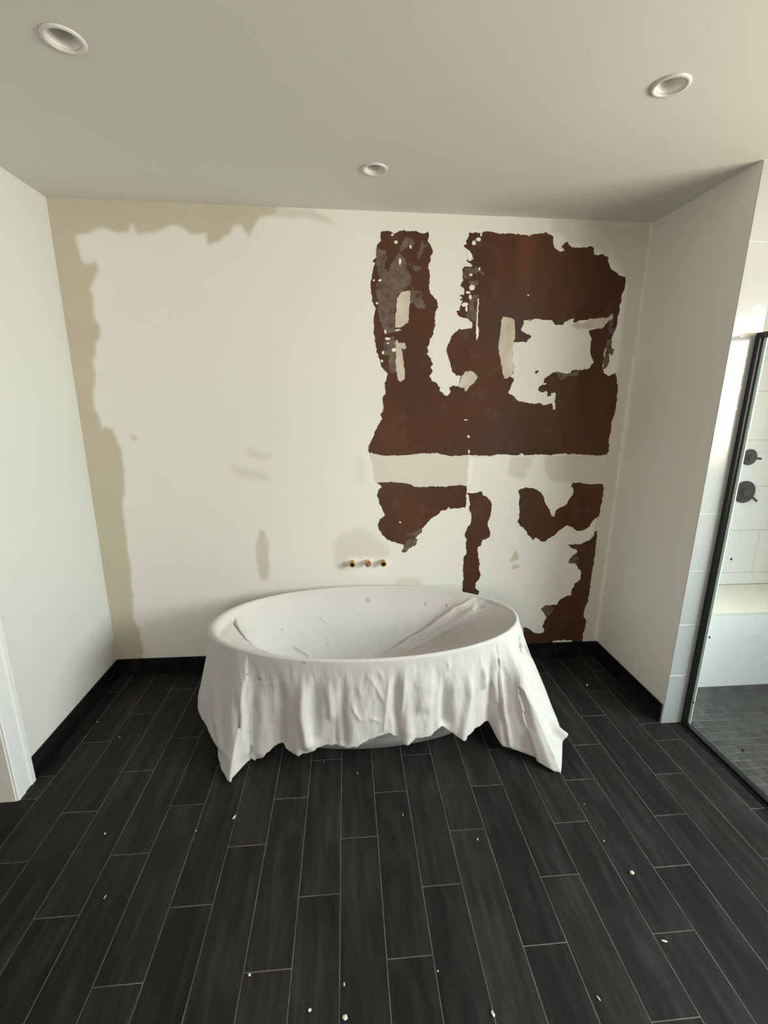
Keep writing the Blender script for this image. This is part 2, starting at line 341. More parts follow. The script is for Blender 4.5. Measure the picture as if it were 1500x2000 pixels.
# ---------------- back wall: painted board with skim coats; torn paper laid on it ----------------
TORN = {
 'main': [[(203,2637),(219,2650),(242,2651),(260,2649),(275,2637),(290,2641),(305,2652),(335,2656),(365,2652),(395,2656),(422,2646),(441,2646),(467,2657),(471,2641),(466,2610),(484,2587),(491,2564),(491,2543),(482,2536),(483,2509),(474,2495),(474,2474),(481,2447),(481,2405),(480,2370),(485,2342),(504,2331),(525,2311),(533,2293),(532,2275),(519,2246),(521,2199),(520,2224),(520,2173),(511,2132),(494,2099),(491,2073),(480,2058),(486,2031),(475,2024),(504,1994),(513,1966),(503,1948),(516,1918),(495,1898),(512,1875),(537,1860),(565,1829),(557,1814),(580,1802),(593,1786),(610,1783),(625,1806),(616,1834),(644,1844),(673,1842),(683,1893),(691,1901),(658,1902),(633,1919),(625,1950),(616,1984),(600,2022),(593,2041),(603,2078),(616,2105),(620,2123),(643,2142),(662,2157),(702,2162),(738,2163),(743,2177),(736,2199),(707,2217),(679,2222),(665,2223),(646,2238),(645,2256),(659,2260),(662,2285),(674,2311),(655,2314),(674,2325),(653,2339),(681,2343),(684,2357),(679,2375),(655,2388),(673,2414),(669,2459),(664,2475),(681,2487),(705,2484),(724,2495),(703,2509),(686,2515),(687,2525),(707,2516),(726,2527),(721,2540),(713,2550),(704,2567),(676,2580),(666,2588),(683,2601),(680,2617),(693,2638),(694,2655),(730,2659),(765,2657),(772,2664),(810,2666),(869,2657),(908,2660),(966,2659),(1006,2655),(1045,2653),(1026,2649),(1049,2658),(1083,2665),(1122,2671),(1138,2670),(1163,2660),(1176,2651),(1178,2627),(1186,2603),(1210,2586),(1223,2580),(1242,2584),(1249,2593),(1229,2601),(1224,2609),(1242,2622),(1261,2636),(1267,2616),(1284,2606),(1308,2603),(1340,2604),(1368,2607),(1408,2612),(1419,2593),(1425,2572),(1450,2566),(1473,2577),(1487,2567),(1512,2561),(1514,2532),(1532,2504),(1564,2484),(1587,2467),(1612,2464),(1630,2457),(1634,2425),(1633,2392),(1619,2369),(1622,2336),(1613,2307),(1619,2270),(1614,2240),(1612,2254),(1614,2213),(1606,2175),(1594,2144),(1592,2122),(1567,2090),(1554,2059),(1555,2020),(1555,1981),(1553,1950),(1571,1926),(1599,1911),(1640,1931),(1651,1899),(1663,1859),(1670,1811),(1670,1766),(1674,1721),(1672,1772),(1672,1731),(1668,1680),(1657,1638),(1657,1575),(1655,1511),(1662,1457),(1651,1430),(1595,1428),(1510,1431),(1397,1436),(1347,1439),(1287,1431),(1203,1434),(1148,1432),(1110,1432),(1092,1443),(1082,1432),(1033,1429),(973,1438),(929,1432),(903,1424),(848,1427),(794,1430),(751,1433),(698,1428),(644,1425),(590,1436),(553,1444),(484,1441),(447,1444),(405,1439),(368,1429),(289,1429),(237,1427),(206,1432),(185,1442),(144,1445),(133,1471),(146,1496),(164,1537),(190,1603),(220,1648),(210,1673),(225,1698),(227,1733),(220,1697),(226,1736),(221,1780),(237,1795),(233,1838),(245,1896),(250,1911),(228,1926),(208,1956),(204,1982),(188,2023),(176,2082),(168,2130),(168,2184),(168,2202),(178,2256),(160,2298),(153,2344),(151,2386),(156,2431),(168,2472),(173,2486),(164,2500),(179,2514),(192,2538),(183,2561),(186,2581),(205,2599)],[(1027,2161),(1041,2194),(1039,2213),(1084,2221),(1064,2210),(1088,2217),(1104,2223),(1128,2224),(1154,2217),(1186,2221),(1216,2213),(1230,2194),(1276,2191),(1291,2210),(1319,2222),(1343,2232),(1347,2227),(1337,2211),(1362,2208),(1370,2216),(1415,2224),(1443,2232),(1477,2231),(1518,2238),(1547,2240),(1561,2231),(1550,2216),(1536,2193),(1525,2179),(1483,2177),(1442,2168),(1450,2142),(1465,2119),(1463,2085),(1463,2054),(1475,2023),(1497,1984),(1480,1965),(1461,1949),(1410,1942),(1367,1942),(1360,1926),(1331,1920),(1292,1925),(1272,1935),(1246,1923),(1217,1906),(1198,1887),(1194,1867),(1222,1863),(1193,1855),(1168,1843),(1166,1827),(1180,1813),(1201,1811),(1211,1823),(1223,1807),(1225,1791),(1247,1785),(1249,1803),(1270,1812),(1279,1788),(1275,1759),(1288,1715),(1274,1709),(1261,1747),(1234,1739),(1209,1735),(1186,1745),(1147,1746),(1169,1742),(1126,1744),(1104,1750),(1043,1762),(1021,1782),(983,1803),(984,1813),(995,1837),(1005,1873),(1008,1885),(990,1900),(1011,1951),(987,1993),(993,2024),(986,2062),(998,2092),(1033,2095),(1070,2095),(1077,2109),(1093,2120),(1096,2130),(1066,2139),(1049,2150)]],
 'dot': [[(1135,1925),(1141,1933),(1155,1937),(1152,1925),(1147,1917)]],
 'lowleft': [[(188,1262),(248,1267),(370,1258),(426,1237),(471,1231),(527,1237),(628,1233),(673,1241),(724,1243),(756,1235),(757,1097),(703,1094),(663,1089),(648,1101),(629,1084),(600,1078),(573,1050),(534,1027),(506,992),(478,963),(473,934),(440,905),(400,888),(383,870),(357,859),(308,871),(263,893),(228,923),(200,962),(197,997),(211,1026),(239,1055),(221,1101),(205,1135),(191,1186),(204,1220),(221,1236)]],
 'strip': [[(758,1192),(801,1191),(841,1197),(855,1202),(862,1176),(898,1162),(920,1132),(927,1109),(922,1051),(908,998),(907,974),(924,938),(926,902),(901,884),(877,878),(876,848),(851,830),(857,769),(869,719),(866,682),(883,638),(873,606),(853,582),(853,543),(881,517),(867,453),(769,456),(761,571),(767,616),(758,678),(759,771),(777,783),(770,844),(771,880),(760,923),(778,970),(794,999),(797,1058),(778,1088),(781,1134),(773,1174)]],
 'mshape': [[(1091,1204),(1112,1217),(1143,1222),(1198,1216),(1237,1197),(1260,1164),(1283,1115),(1309,1077),(1323,1044),(1347,1030),(1352,1066),(1369,1082),(1421,1108),(1429,1135),(1453,1168),(1461,1195),(1453,1222),(1438,1232),(1444,1251),(1498,1253),(1532,1245),(1577,1239),(1620,1247),(1649,1239),(1661,1209),(1660,1149),(1655,1084),(1653,1034),(1613,995),(1595,956),(1559,932),(1514,927),(1483,953),(1448,970),(1416,954),(1390,932),(1355,899),(1323,877),(1303,857),(1269,864),(1244,890),(1228,887),(1224,867),(1182,908),(1156,947),(1121,975),(1105,998),(1111,1031),(1110,1074),(1100,1134),(1108,1166),(1095,1193)]],
 'lowright': [[(1652,927),(1655,888),(1657,802),(1659,697),(1658,739),(1655,685),(1652,620),(1654,521),(1650,421),(1631,354),(1630,314),(1653,279),(1655,221),(1643,181),(1645,146),(1648,93),(1573,96),(1570,127),(1514,134),(1433,125),(1431,96),(1317,89),(1223,111),(1206,244),(1251,225),(1274,204),(1313,188),(1356,192),(1359,215),(1343,239),(1354,273),(1364,307),(1346,347),(1322,376),(1347,397),(1389,402),(1431,406),(1444,433),(1479,460),(1525,475),(1522,503),(1540,536),(1537,558),(1577,584),(1577,622),(1569,650),(1551,663),(1538,688),(1521,699),(1478,708),(1485,737),(1532,784),(1525,797),(1487,811),(1461,835),(1505,837),(1541,838),(1601,860),(1631,894),(1639,922)]],
}
GREY = {
 'g1': [[(186,2561),(235,2556),(239,2515),(224,2467),(247,2447),(262,2489),(299,2544),(345,2519),(354,2471),(385,2427),(378,2392),(341,2359),(302,2337),(292,2259),(289,2169),(278,2136),(235,2124),(211,2178),(195,2217),(195,2221),(191,2292),(179,2362),(198,2415),(183,2466),(179,2500)]],
 'g2': [[(227,2087),(282,2114),(298,2077),(300,1915),(260,1915),(256,2006),(220,2012)]],
 'g3': [[(375,2378),(391,2364),(430,2354),(446,2337),(443,2302),(471,2274),(456,2259),(408,2272),(373,2296),(380,2332)]],
 'g4': [[(382,929),(416,935),(478,963),(473,934),(440,905),(452,887),(441,857),(407,834),(378,804),(355,804),(357,859),(383,882),(400,894)]],
 'g5': [[(343,2623),(373,2621),(397,2598),(375,2567),(352,2573),(322,2548),(299,2558),(321,2586)]],
 'g6': [[(434,2609),(472,2600),(450,2576),(425,2535),(414,2521),(398,2534),(420,2568)]],
 'g7': [[(361,2492),(399,2489),(438,2473),(415,2459),(377,2461)]],
 'g8': [[(674,2483),(705,2481),(760,2482),(793,2455),(797,2442),(769,2462),(730,2447),(708,2425),(676,2431)]],
 'g9': [[(709,2411),(747,2426),(764,2402),(734,2376),(717,2397)]],
 'g10': [[(728,2340),(768,2341),(756,2269),(768,2204),(736,2203),(702,2232),(715,2286)]],
 'g11': [[(1564,2110),(1593,2118),(1595,2072),(1614,2056),(1601,2025),(1582,2040),(1597,1994),(1592,1970),(1560,1946),(1557,2001)]],
 'g12': [[(1555,2212),(1582,2261),(1590,2231),(1581,2175),(1605,2183),(1589,2144),(1572,2148)]],
 'g13': [[(1478,708),(1485,737),(1514,761),(1553,741),(1548,693),(1521,699)]],
 'g14': [[(1322,376),(1347,397),(1389,402),(1413,373),(1386,329),(1364,307),(1346,347)]],
 'g15': [[(1270,1931),(1327,1916),(1361,1924),(1381,1936),(1411,1932),(1397,1908),(1345,1908),(1306,1880),(1282,1899)]],
}
COMPOUND = {
 'w_a': [[(292,2223),(299,2312),(318,2338),(325,2348),(371,2356),(376,2332),(369,2303),(377,2300),(368,2260),(367,2206),(369,2206),(365,2188),(352,2184),(328,2164),(293,2158),(289,2187)]],
 'w_b': [[(302,2096),(314,2077),(346,2078),(360,2052),(346,2044),(328,2048),(337,2007),(346,1969),(349,1916),(353,1881),(325,1860),(309,1873),(300,1927),(296,1984),(299,2036),(290,2077)]],
 'w_c': [[(286,2145),(309,2154),(329,2146),(297,2139)]],
 'w_d': [[(691,1901),(714,1928),(751,1926),(777,1909),(785,1890),(768,1859),(740,1843),(732,1823),(720,1811),(711,1829),(669,1838),(684,1873)]],
 'w_e': [[(920,2232),(940,2229),(961,2226),(986,2212),(992,2164),(997,2126),(992,2092),(986,2062),(993,2024),(987,1993),(1011,1951),(990,1904),(966,1888),(949,1888),(938,1923),(921,1985),(899,2061),(901,2098),(909,2162),(909,2210)]],
 'w_f': [[(1352,2185),(1370,2173),(1400,2171),(1441,2176),(1525,2181),(1554,2219),(1581,2239),(1573,2261),(1551,2240),(1477,2231),(1443,2230),(1416,2209),(1371,2205),(1334,2196)]],
 'w_g': [[(1107,805),(1120,779),(1134,750),(1119,733),(1075,722),(1084,751)]],
 'w_h': [[(1098,705),(1144,698),(1142,680),(1095,673)]],
}
FLECK = {
 'slit': [[(763,2323),(770,2324),(769,2284),(768,2233),(769,2229),(770,2178),(779,2156),(777,2115),(766,2099),(762,2156),(761,2215),(761,2244)]],
 'f0': [[(300,2597),(295,2589),(284,2589),(278,2596),(283,2604),(295,2604)]],
 'f1': [[(321,2502),(317,2488),(310,2487),(306,2502),(309,2517),(317,2517)]],
 'f2': [[(375,2575),(372,2567),(366,2566),(363,2575),(365,2584),(372,2584)]],
 'f3': [[(212,2405),(207,2399),(197,2398),(193,2404),(197,2410),(207,2411)]],
 'f4': [[(174,2404),(171,2398),(165,2398),(162,2403),(165,2409),(171,2409)]],
 'f5': [[(194,2285),(191,2279),(184,2279),(180,2285),(184,2290),(191,2291)]],
 'f6': [[(277,2631),(273,2626),(263,2626),(259,2630),(263,2635),(273,2635)]],
 'f7': [[(242,2137),(238,2126),(231,2126),(228,2136),(231,2147),(238,2147)]],
 'f8': [[(266,2099),(258,2092),(240,2092),(231,2098),(240,2105),(258,2105)]],
 'f9': [[(299,2040),(292,2029),(278,2029),(271,2039),(278,2050),(292,2050)]],
 'f10': [[(228,2024),(225,2015),(219,2015),(215,2024),(219,2032),(225,2032)]],
 'f11': [[(223,1977),(220,1970),(213,1970),(209,1977),(212,1983),(220,1983)]],
 'f12': [[(256,2074),(253,2070),(245,2070),(242,2074),(245,2079),(252,2079)]],
 'f13': [[(763,2625),(756,2616),(740,2615),(731,2624),(739,2634),(755,2634)]],
 'f14': [[(735,2607),(730,2597),(719,2597),(712,2607),(718,2617),(729,2617)]],
 'f15': [[(767,2649),(764,2641),(758,2641),(754,2649),(757,2656),(763,2656)]],
 'f16': [[(744,2380),(736,2368),(718,2367),(708,2379),(717,2392),(734,2392)]],
 'f17': [[(718,2354),(711,2348),(697,2347),(690,2354),(696,2361),(711,2361)]],
 'f18': [[(728,2330),(724,2316),(715,2316),(710,2329),(714,2343),(723,2343)]],
 'f19': [[(709,2292),(699,2282),(677,2281),(666,2291),(676,2300),(698,2301)]],
 'f20': [[(706,2268),(703,2253),(696,2253),(691,2268),(694,2282),(701,2282)]],
 'f21': [[(724,2447),(720,2441),(710,2441),(705,2446),(710,2452),(719,2452)]],
 'f22': [[(767,2477),(765,2470),(760,2469),(757,2477),(759,2485),(764,2485)]],
 'f23': [[(715,2547),(709,2532),(695,2531),(687,2546),(694,2561),(707,2561)]],
 'f24': [[(344,1007),(340,1002),(334,1002),(331,1007),(334,1012),(340,1012)]],
 'f25': [[(743,1646),(736,1643),(722,1643),(715,1646),(722,1649),(736,1649)]],
 'f26': [[(765,1454),(762,1444),(755,1444),(750,1454),(754,1464),(761,1464)]],
 'f27': [[(759,1544),(755,1537),(747,1537),(742,1544),(746,1551),(754,1551)]],
 'f28': [[(1064,2349),(1061,2345),(1056,2345),(1052,2348),(1055,2352),(1061,2352)]],
}
SOFT = {
 'coat_left': ([(-1515,2777),(-346,2765),(-334,2744),(-351,2710),(-437,2695),(-502,2601),(-538,2650),(-575,2652),(-591,2617),(-659,2564),(-718,2550),(-718,2608),(-802,2605),(-856,2642),(-903,2640),(-947,2612),(-1061,2589),(-1092,2645),(-1114,2595),(-1255,2609),(-1382,2567),(-1360,2442),(-1297,2454),(-1290,2408),(-1317,2367),(-1344,2319),(-1333,2274),(-1346,2177),(-1314,2144),(-1323,2082),(-1354,2052),(-1363,1983),(-1385,1964),(-1377,1924),(-1400,1778),(-1410,1708),(-1387,1655),(-1393,1577),(-1368,1598),(-1324,1586),(-1311,1513),(-1292,1466),(-1291,1338),(-1308,1231),(-1329,1132),(-1334,933),(-1334,735),(-1345,550),(-1364,400),(-1336,341),(-1326,162),(-1332,80),(-1513,69)],1,0.006),
 'coat_tan': ([(-373,2745),(-165,2741),(-79,2710),(-37,2670),(-115,2680),(-209,2706),(-266,2694),(-376,2704)],0.55,0.006),
 'coat_top': ([(-164,2760),(1149,2750),(1139,2671),(704,2669),(476,2671),(209,2657),(181,2700),(-79,2715)],0.06,0.004),
 'oval': ([(-539,966),(-504,969),(-490,910),(-489,806),(-505,639),(-537,633),(-560,672),(-568,763),(-564,882)],0.75,0.005),
 'pipes': ([(-75,902),(-17,946),(89,973),(154,950),(197,889),(262,850),(255,774),(16,776),(8,695),(-43,681),(-85,751),(-90,835)],0.42,0.012),
 'sm1': ([(-614,1467),(-523,1464),(-517,1444),(-445,1443),(-453,1420),(-545,1417)],0.4,0.012),
 'sm2': ([(-698,1380),(-582,1363),(-445,1308),(-460,1284),(-573,1285),(-669,1333)],0.35,0.012),
 'sm3': ([(64,1422),(105,1421),(119,1318),(98,1262),(49,1262)],0.25,0.012),
 'spot': ([(-1238,1554),(-1202,1554),(-1199,1531),(-1228,1522)],0.7,0.006),
 'band': ([(145,1448),(1033,1436),(754,1412),(758,1218),(620,1232),(442,1227),(361,1251),(179,1262),(163,1351)],0.55,0.003),
 'band2': ([(1028,1427),(1177,1421),(1150,1351),(1124,1335),(1155,1297),(1095,1281),(1016,1303),(1017,1357)],0.5,0.006),
 'band3': ([(1243,1426),(1397,1436),(1673,1436),(1665,1243),(1591,1238),(1418,1254),(1304,1263),(1265,1312)],0.6,0.005),
 'right': ([(1436,2707),(1741,2740),(1745,2519),(1742,1773),(1732,114),(1637,117),(1613,774),(1647,1125),(1631,1457),(1647,1710),(1655,2012),(1646,2185),(1643,2408),(1600,2515)],0.6,0.008),
 'grey_shade_top': ([(1149,2750),(1751,2751),(1730,2652),(1605,2475),(1516,2566),(1387,2620),(1272,2626),(1227,2656),(1165,2677)],0.42,0.006),  # partition shadow over greyish primer, painted in as one tone
 'mark': ([(301,588),(364,633),(476,617),(486,579)],0.5,0.012),
 'left_smudge': ([(-1414,465),(-1127,526),(-1131,491),(-1388,429)],0,0.01),
}

def vnoise(x, y, seed=0):
    xi, yi = np.floor(x).astype(int), np.floor(y).astype(int); fx, fy = x - xi, y - yi
    fx, fy = fx * fx * (3 - 2 * fx), fy * fy * (3 - 2 * fy)
    def h(a, b):
        q = (a * 374761393 + b * 668265263 + seed * 1442695041) & 0xffffffff
        q = ((q ^ (q >> 13)) * 1274126177) & 0xffffffff
        return ((q ^ (q >> 16)) & 0xffff) / 65535.0
    return (h(xi, yi) * (1 - fx) + h(xi + 1, yi) * fx) * (1 - fy) + (h(xi, yi + 1) * (1 - fx) + h(xi + 1, yi + 1) * fx) * fy
def fbm(x, y, seed=0, o=4):
    s = 0; a = .5
    for k in range(o):
        s = s + a * (vnoise(x * 2 ** k, y * 2 ** k, seed + k) - .5); a *= .5
    return s
def blur(a, r):
    if r < 1: return a
    for ax in (0, 1):
        for _ in range(2):
            p = np.concatenate([np.repeat(np.take(a, [0], ax), r, ax), a, np.repeat(np.take(a, [-1], ax), r, ax)], ax)
            c = np.cumsum(p, ax); c = np.concatenate([np.zeros_like(np.take(c, [0], ax)), c], ax)
            n_ = a.shape[ax]
            a = (np.take(c, range(2 * r + 1, 2 * r + 1 + n_), ax) - np.take(c, range(0, n_), ax)) / (2 * r + 1)
    return a
STEP = .006
gx = np.linspace(XL, XR, int((XR - XL) / STEP) + 1); gz = np.linspace(0, H, int(H / STEP) + 1)
GX, GZ = np.meshgrid(gx, gz)
jx, jz = fbm(GX * 28, GZ * 28, 3) * .022, fbm(GX * 28, GZ * 28, 9) * .022
coat = np.zeros_like(GX)
for key, (poly, amt, soft) in SOFT.items():
    if amt == 0: continue
    msk = inside((GX + jx) * 1000, (GZ + jz) * 1000, poly).astype(float)
    msk = blur(msk, max(0, int(round(soft / STEP))))
    coat = np.maximum(coat, msk * amt)
white = np.zeros_like(GX)
for x_ in (.032, .131, .230):
    white = np.maximum(white, np.clip(1.6 - np.hypot((GX - x_ - .01 + jx) / .034, (GZ - .742 + jz) / .026), 0, 1))
white = np.maximum(white, inside((GX + jx) * 1000, (GZ + jz) * 1000, [(12, 742), (252, 742), (262, 672), (150, 640), (20, 668)]).astype(float) * .45)
white = np.maximum(white, inside((GX + jx * .6) * 1000, (GZ + jz * .6) * 1000, [(763, 1440), (781, 1440), (783, 1250), (765, 1250)]).astype(float) * .8)
white = blur(white, 1)
nx_, nz_ = len(gx), len(gz)
me = bpy.data.meshes.new('wall_back')
vv = np.stack([GX.ravel(), np.full(GX.size, DB), GZ.ravel()], 1)
ii = (np.arange(nz_ - 1)[:, None] * nx_ + np.arange(nx_ - 1)[None]).ravel()
ff = np.stack([ii, ii + 1, ii + nx_ + 1, ii + nx_], 1)
back = np.array([[XL - .14, DB + .15, 0], [XP, DB + .15, 0], [XP, DB + .15, H], [XL - .14, DB + .15, H]]); nb = len(vv)
me.from_pydata(np.concatenate([vv, back]).tolist(), [], ff.tolist() + [[nb + 3, nb + 2, nb + 1, nb]]); me.update()
ca = me.color_attributes.new('coat', 'FLOAT_COLOR', 'POINT')
arr = np.zeros((nb + 4, 4), np.float32); arr[:nb, 0] = coat.ravel(); arr[:nb, 1] = white.ravel(); arr[:, 3] = 1
ca.data.foreach_set('color', arr.ravel()); me.materials.append(M_WALL)
wall_back = struct(link(bpy.data.objects.new('wall_back', me)))

def rough_loop(lp, amp, step=.006, seed=0):
    out = []
    n = len(lp)
    for i in range(n):
        a, b = np.array(lp[i]) / 1000, np.array(lp[(i + 1) % n]) / 1000
        k = max(1, int(np.hypot(*(b - a)) / step))
        for j in range(k):
            q = a + (b - a) * j / k
            out.append((q[0] + float(fbm(np.array(q[0] * 70.), np.array(q[1] * 70.), seed)) * amp, q[1] + float(fbm(np.array(q[0] * 70.), np.array(q[1] * 70.), seed + 31)) * amp))
    return out
def patch(name, loops, depth, mat, amp, step=.006, seed=0):
    return filled(name, [rough_loop(l, amp, step, seed) for l in loops], lambda x, z: Vector((x, DB - depth, z)), Vector((0, depth + .0005, 0)), mat, wall_back)
for k, lp in TORN.items(): patch('torn_paper', lp, .0006, M_KRAFT, .014)
for k, lp in GREY.items(): patch('paper_residue', lp, .0011, M_GREY, .024, seed=5)
for k, lp in COMPOUND.items(): patch('compound_smear', lp, .0019, M_COMP, .012, seed=11)
bm = bmesh.new()
for k, lp in FLECK.items():
    loop = rough_loop(lp[0], .008, .004, 17)
    top = [bm.verts.new((x, DB - .0024, z)) for x, z in loop]; bot = [bm.verts.new((x, DB + .0005, z)) for x, z in loop]
    bm.faces.new(top)
    for i in range(len(top)): bm.faces.new((top[i], top[(i + 1) % len(top)], bot[(i + 1) % len(top)], bot[i]))
o = bm_obj('paint_fleck', bm, M_FLECK, wall_back); o['kind'] = 'stuff'

# ============================ floor ============================
floor = struct(box('floor', XL - 1.35, XO + .15, YR - .15, DB + .15, -.12, -.0009, M_GROUT))
def tile_mesh(name, sx, sy, th, bev, mat):
    bm = bmesh.new(); add_box(bm, -sx / 2, sx / 2, -sy / 2, sy / 2, -th, 0, 0)
    ed = [e for e in bm.edges if e.verts[0].co.z > -th / 2 and e.verts[1].co.z > -th / 2]
    bmesh.ops.bevel(bm, geom=ed, offset=bev, segments=1, affect='EDGES')
    me = bpy.data.meshes.new(name); bmesh.ops.recalc_face_normals(bm, faces=bm.faces); bm.to_mesh(me); bm.free(); me.materials.append(mat); return me
GAP = .0032
full = tile_mesh('tile', TW - GAP, TL - GAP, .009, .0005, M_TILE)
XF = 1.866                                                        # tiles stop at the shower screen
def lay(x0, x1, y0, y1, cache={}):
    if x1 - x0 < .012 or y1 - y0 < .02: return
    sx, sy = x1 - x0 - GAP, y1 - y0 - GAP
    key = (round(sx, 4), round(sy, 4))
    if abs(sx - TW + GAP) < 1e-4 and abs(sy - TL + GAP) < 1e-4: me = full
    else:
        if key not in cache: cache[key] = tile_mesh('tile', sx, sy, .009, .0005, M_TILE)
        me = cache[key]
    o = link(bpy.data.objects.new('tile', me)); o.parent = floor
    o.location = ((x0 + x1) / 2, (y0 + y1) / 2, random.uniform(-.0004, 0))
for i in range(-14, 13):
    x0, x1 = TX0 + i * TW, TX0 + (i + 1) * TW
    j0 = TY0 + .2137 * (i % 3)
    for k in range(-4, 3):
        y0, y1 = j0 + k * TL, j0 + (k + 1) * TL
        ya, yb = max(y0, .40), min(y1, DB)
        if yb <= ya: continue
        if x1 < XL + .02 and ya > 1.79: continue
        if x0 < XL - .02:
            lay(x0, min(x1, XL), ya, min(yb, 1.79)) if x1 <= XL + .03 else lay(x0, x1, ya, min(yb, 1.79))
            if yb > 1.79 and x1 > XL + .02: lay(XL, x1, max(ya, 1.79), yb)
        elif x1 > XR and ya >= YP: lay(x0, min(x1, XR), ya, yb)
        elif x1 > XR and yb > YP:
            lay(x0, min(x1, XF), ya, YP); lay(x0, XR, YP, yb)
        else: lay(x0, min(x1, XF), ya, yb)

# shower floor: small square mosaic, 300 nearest tiles singly, the rest joined
shower_floor = struct(box('floor_shower', XF, XO, -.4, 2.335, -.0025, -.0008, M_MGROUT))
mos = tile_mesh('mosaic_tile', .0455, .0455, .006, .0012, M_MOS)
cells = []
for i in range(26):
    for j in range(54):
        x, y = XF + .045 + .0485 * i, 2.335 - .026 - .0485 * j
        if x > XO - .03 or y < -.3: continue
        d = abs(y - (2.30 - max(0, x - 1.9) * .0)) + .0 * x
        seen = (y / x > .86 - .0) and y < 2.34 and x < 2.85 and y > .79 * x
        cells.append((0 if seen else 1, math.hypot(x - 2.1, y - 2.05), x, y))
cells.sort()
rest = bmesh.new()
for n, (s_, d_, x, y) in enumerate(cells):
    dx, dy, dz = random.uniform(-.0012, .0012), random.uniform(-.0012, .0012), random.uniform(-.0004, .0003)
    if n < 300:
        o = link(bpy.data.objects.new('mosaic_tile', mos)); o.parent = shower_floor
        o.location = (x + dx, y + dy, .0012 + dz)
    else:
        add_box(rest, x + dx - .0228, x + dx + .0228, y + dy - .0228, y + dy + .0228, -.0015, .0012 + dz)
o = bm_obj('mosaic_field', rest, M_MOS, shower_floor); o['kind'] = 'stuff'

# baseboards of the same dark tile, one piece after another
def base_run(name, a0, a1, joint, fixed, axis):
    root = struct(link(bpy.data.objects.new(name, None)))
    cuts = [a0] + [c for c in np.arange(joint - 6 * TL, joint + 6 * TL, TL) if a0 + .02 < c < a1 - .02] + [a1]
    for p_, q_ in zip(cuts, cuts[1:]):
        if axis == 'y': box('base_tile', min(fixed), max(fixed), p_ + .001, q_ - .001, .001, HB, M_BASE, root, .0012)
        else: box('base_tile', p_ + .001, q_ - .001, min(fixed), max(fixed), .001, HB, M_BASE, root, .0012)
base_run('baseboard_left', 1.903, DB - .0115, 2.31, (XL + .0003, XL + .0105), 'y')
base_run('baseboard_back', XL + .0003, XR - .0003, -.9, (DB - .0108, DB - .0028), 'x')
base_run('baseboard_right', YP + .003, DB - .0115, 2.45, (XR - .0105, XR - .0003), 'y')

# doorway on the left: stepped white casing and its pale jamb
trim = struct(link(bpy.data.objects.new('trim_1', None)))
bm = bmesh.new(); prof = [(0, 1.900), (.011, 1.900), (.013, 1.896), (.013, 1.872), (.009, 1.868), (.009, 1.832), (.013, 1.828), (.013, 1.790), (.010, 1.783), (0, 1.783)]
lo = [bm.verts.new((XL + a, b, 0)) for a, b in prof]; hi = [bm.verts.new((XL + a, b, 2.17)) for a, b in prof]
for i in range(len(prof)): bm.faces.new((lo[i], lo[(i + 1) % len(prof)], hi[(i + 1) % len(prof)], hi[i]))
bm.faces.new(lo); bm.faces.new(hi); bm_obj('casing', bm, M_TRIM, trim)
box('jamb', XL - .139, XL + .002, 1.779, 1.7895, 0, 2.10, M_JAMB, trim, .001)
box('casing', XL, XL + .012, .77, .885, 0, 2.17, M_TRIM, trim, .002)
box('casing', XL, XL + .0115, .77, 1.90, 2.10, 2.20, M_TRIM, trim, .002)

# ============================ shower ============================
# tiled end of the partition
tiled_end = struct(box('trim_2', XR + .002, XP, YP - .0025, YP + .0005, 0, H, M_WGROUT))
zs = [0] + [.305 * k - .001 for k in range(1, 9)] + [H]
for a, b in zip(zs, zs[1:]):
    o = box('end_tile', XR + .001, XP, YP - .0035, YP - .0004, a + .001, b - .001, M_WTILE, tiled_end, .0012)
for pts in ([(1.793, 2.047), (1.826, 2.122), (1.868, 2.078), (1.880, 2.060)], [(1.806, 2.165), (1.858, 2.190), (1.872, 2.168)], [(1.803, 1.992), (1.842, 2.010), (1.846, 1.965), (1.812, 1.950)], [(1.796, 1.935), (1.846, 1.940), (1.846, 1.885), (1.812, 1.862)], [(1.812, 1.832), (1.850, 1.832), (1.840, 1.790)], [(1.816, 1.735), (1.852, 1.737), (1.834, 1.712)]):
    filled('glint_patch', [pts], lambda x, z: Vector((x, YP - .0041, z)), Vector((0, .0007, 0)), M_FLECK, tiled_end)  # light glints on the tiles, modelled as thin white pieces
# wet-room back wall in large white tile
shower_wall = struct(box('wall_shower', XP - .15, XO + .15, DB + .0008, DB + .15, 0, H, M_WGROUT))
def wall_tiles(parent, mat, x0, x1, zlist, wdt, y):
    for r, (a, b) in enumerate(zip(zlist, zlist[1:])):
        x = x0 - (wdt / 2 if r % 2 else 0)
        while x < x1 - .02:
            xa, xb = max(x, x0), min(x + wdt, x1)
            if xb - xa > .03: box('wall_tile', xa + .001, xb - .001, y - .008 + random.uniform(-.0004, .0004), y + .0005, a + .001, b - .001, mat, parent, .0012)
            x += wdt
wall_tiles(shower_wall, M_SWT, XP, XO, [.52] + [.305 * k - .001 for k in range(2, 9)] + [H], .61, DB)
bench = thing('shower_bench', 'pale tiled bench built across the back of the shower', 'bench', (2.55, 2.54, 0))
def local(o, root):
    o.data.transform(Matrix.Translation(-root.location)); return o
local(box('bench_front', XP + .001, XO - .001, 2.336, 2.350, 0, .500, M_SWT, bench, .001), bench)
local(box('bench_core', XP + .001, XO - .001, 2.350, DB - .009, 0, .500, M_WGROUT, bench), bench)
local(box('bench_top', XP + .001, XO - .001, 2.333, DB - .009, .500, .519, M_BENCH, bench, .003, 2), bench)

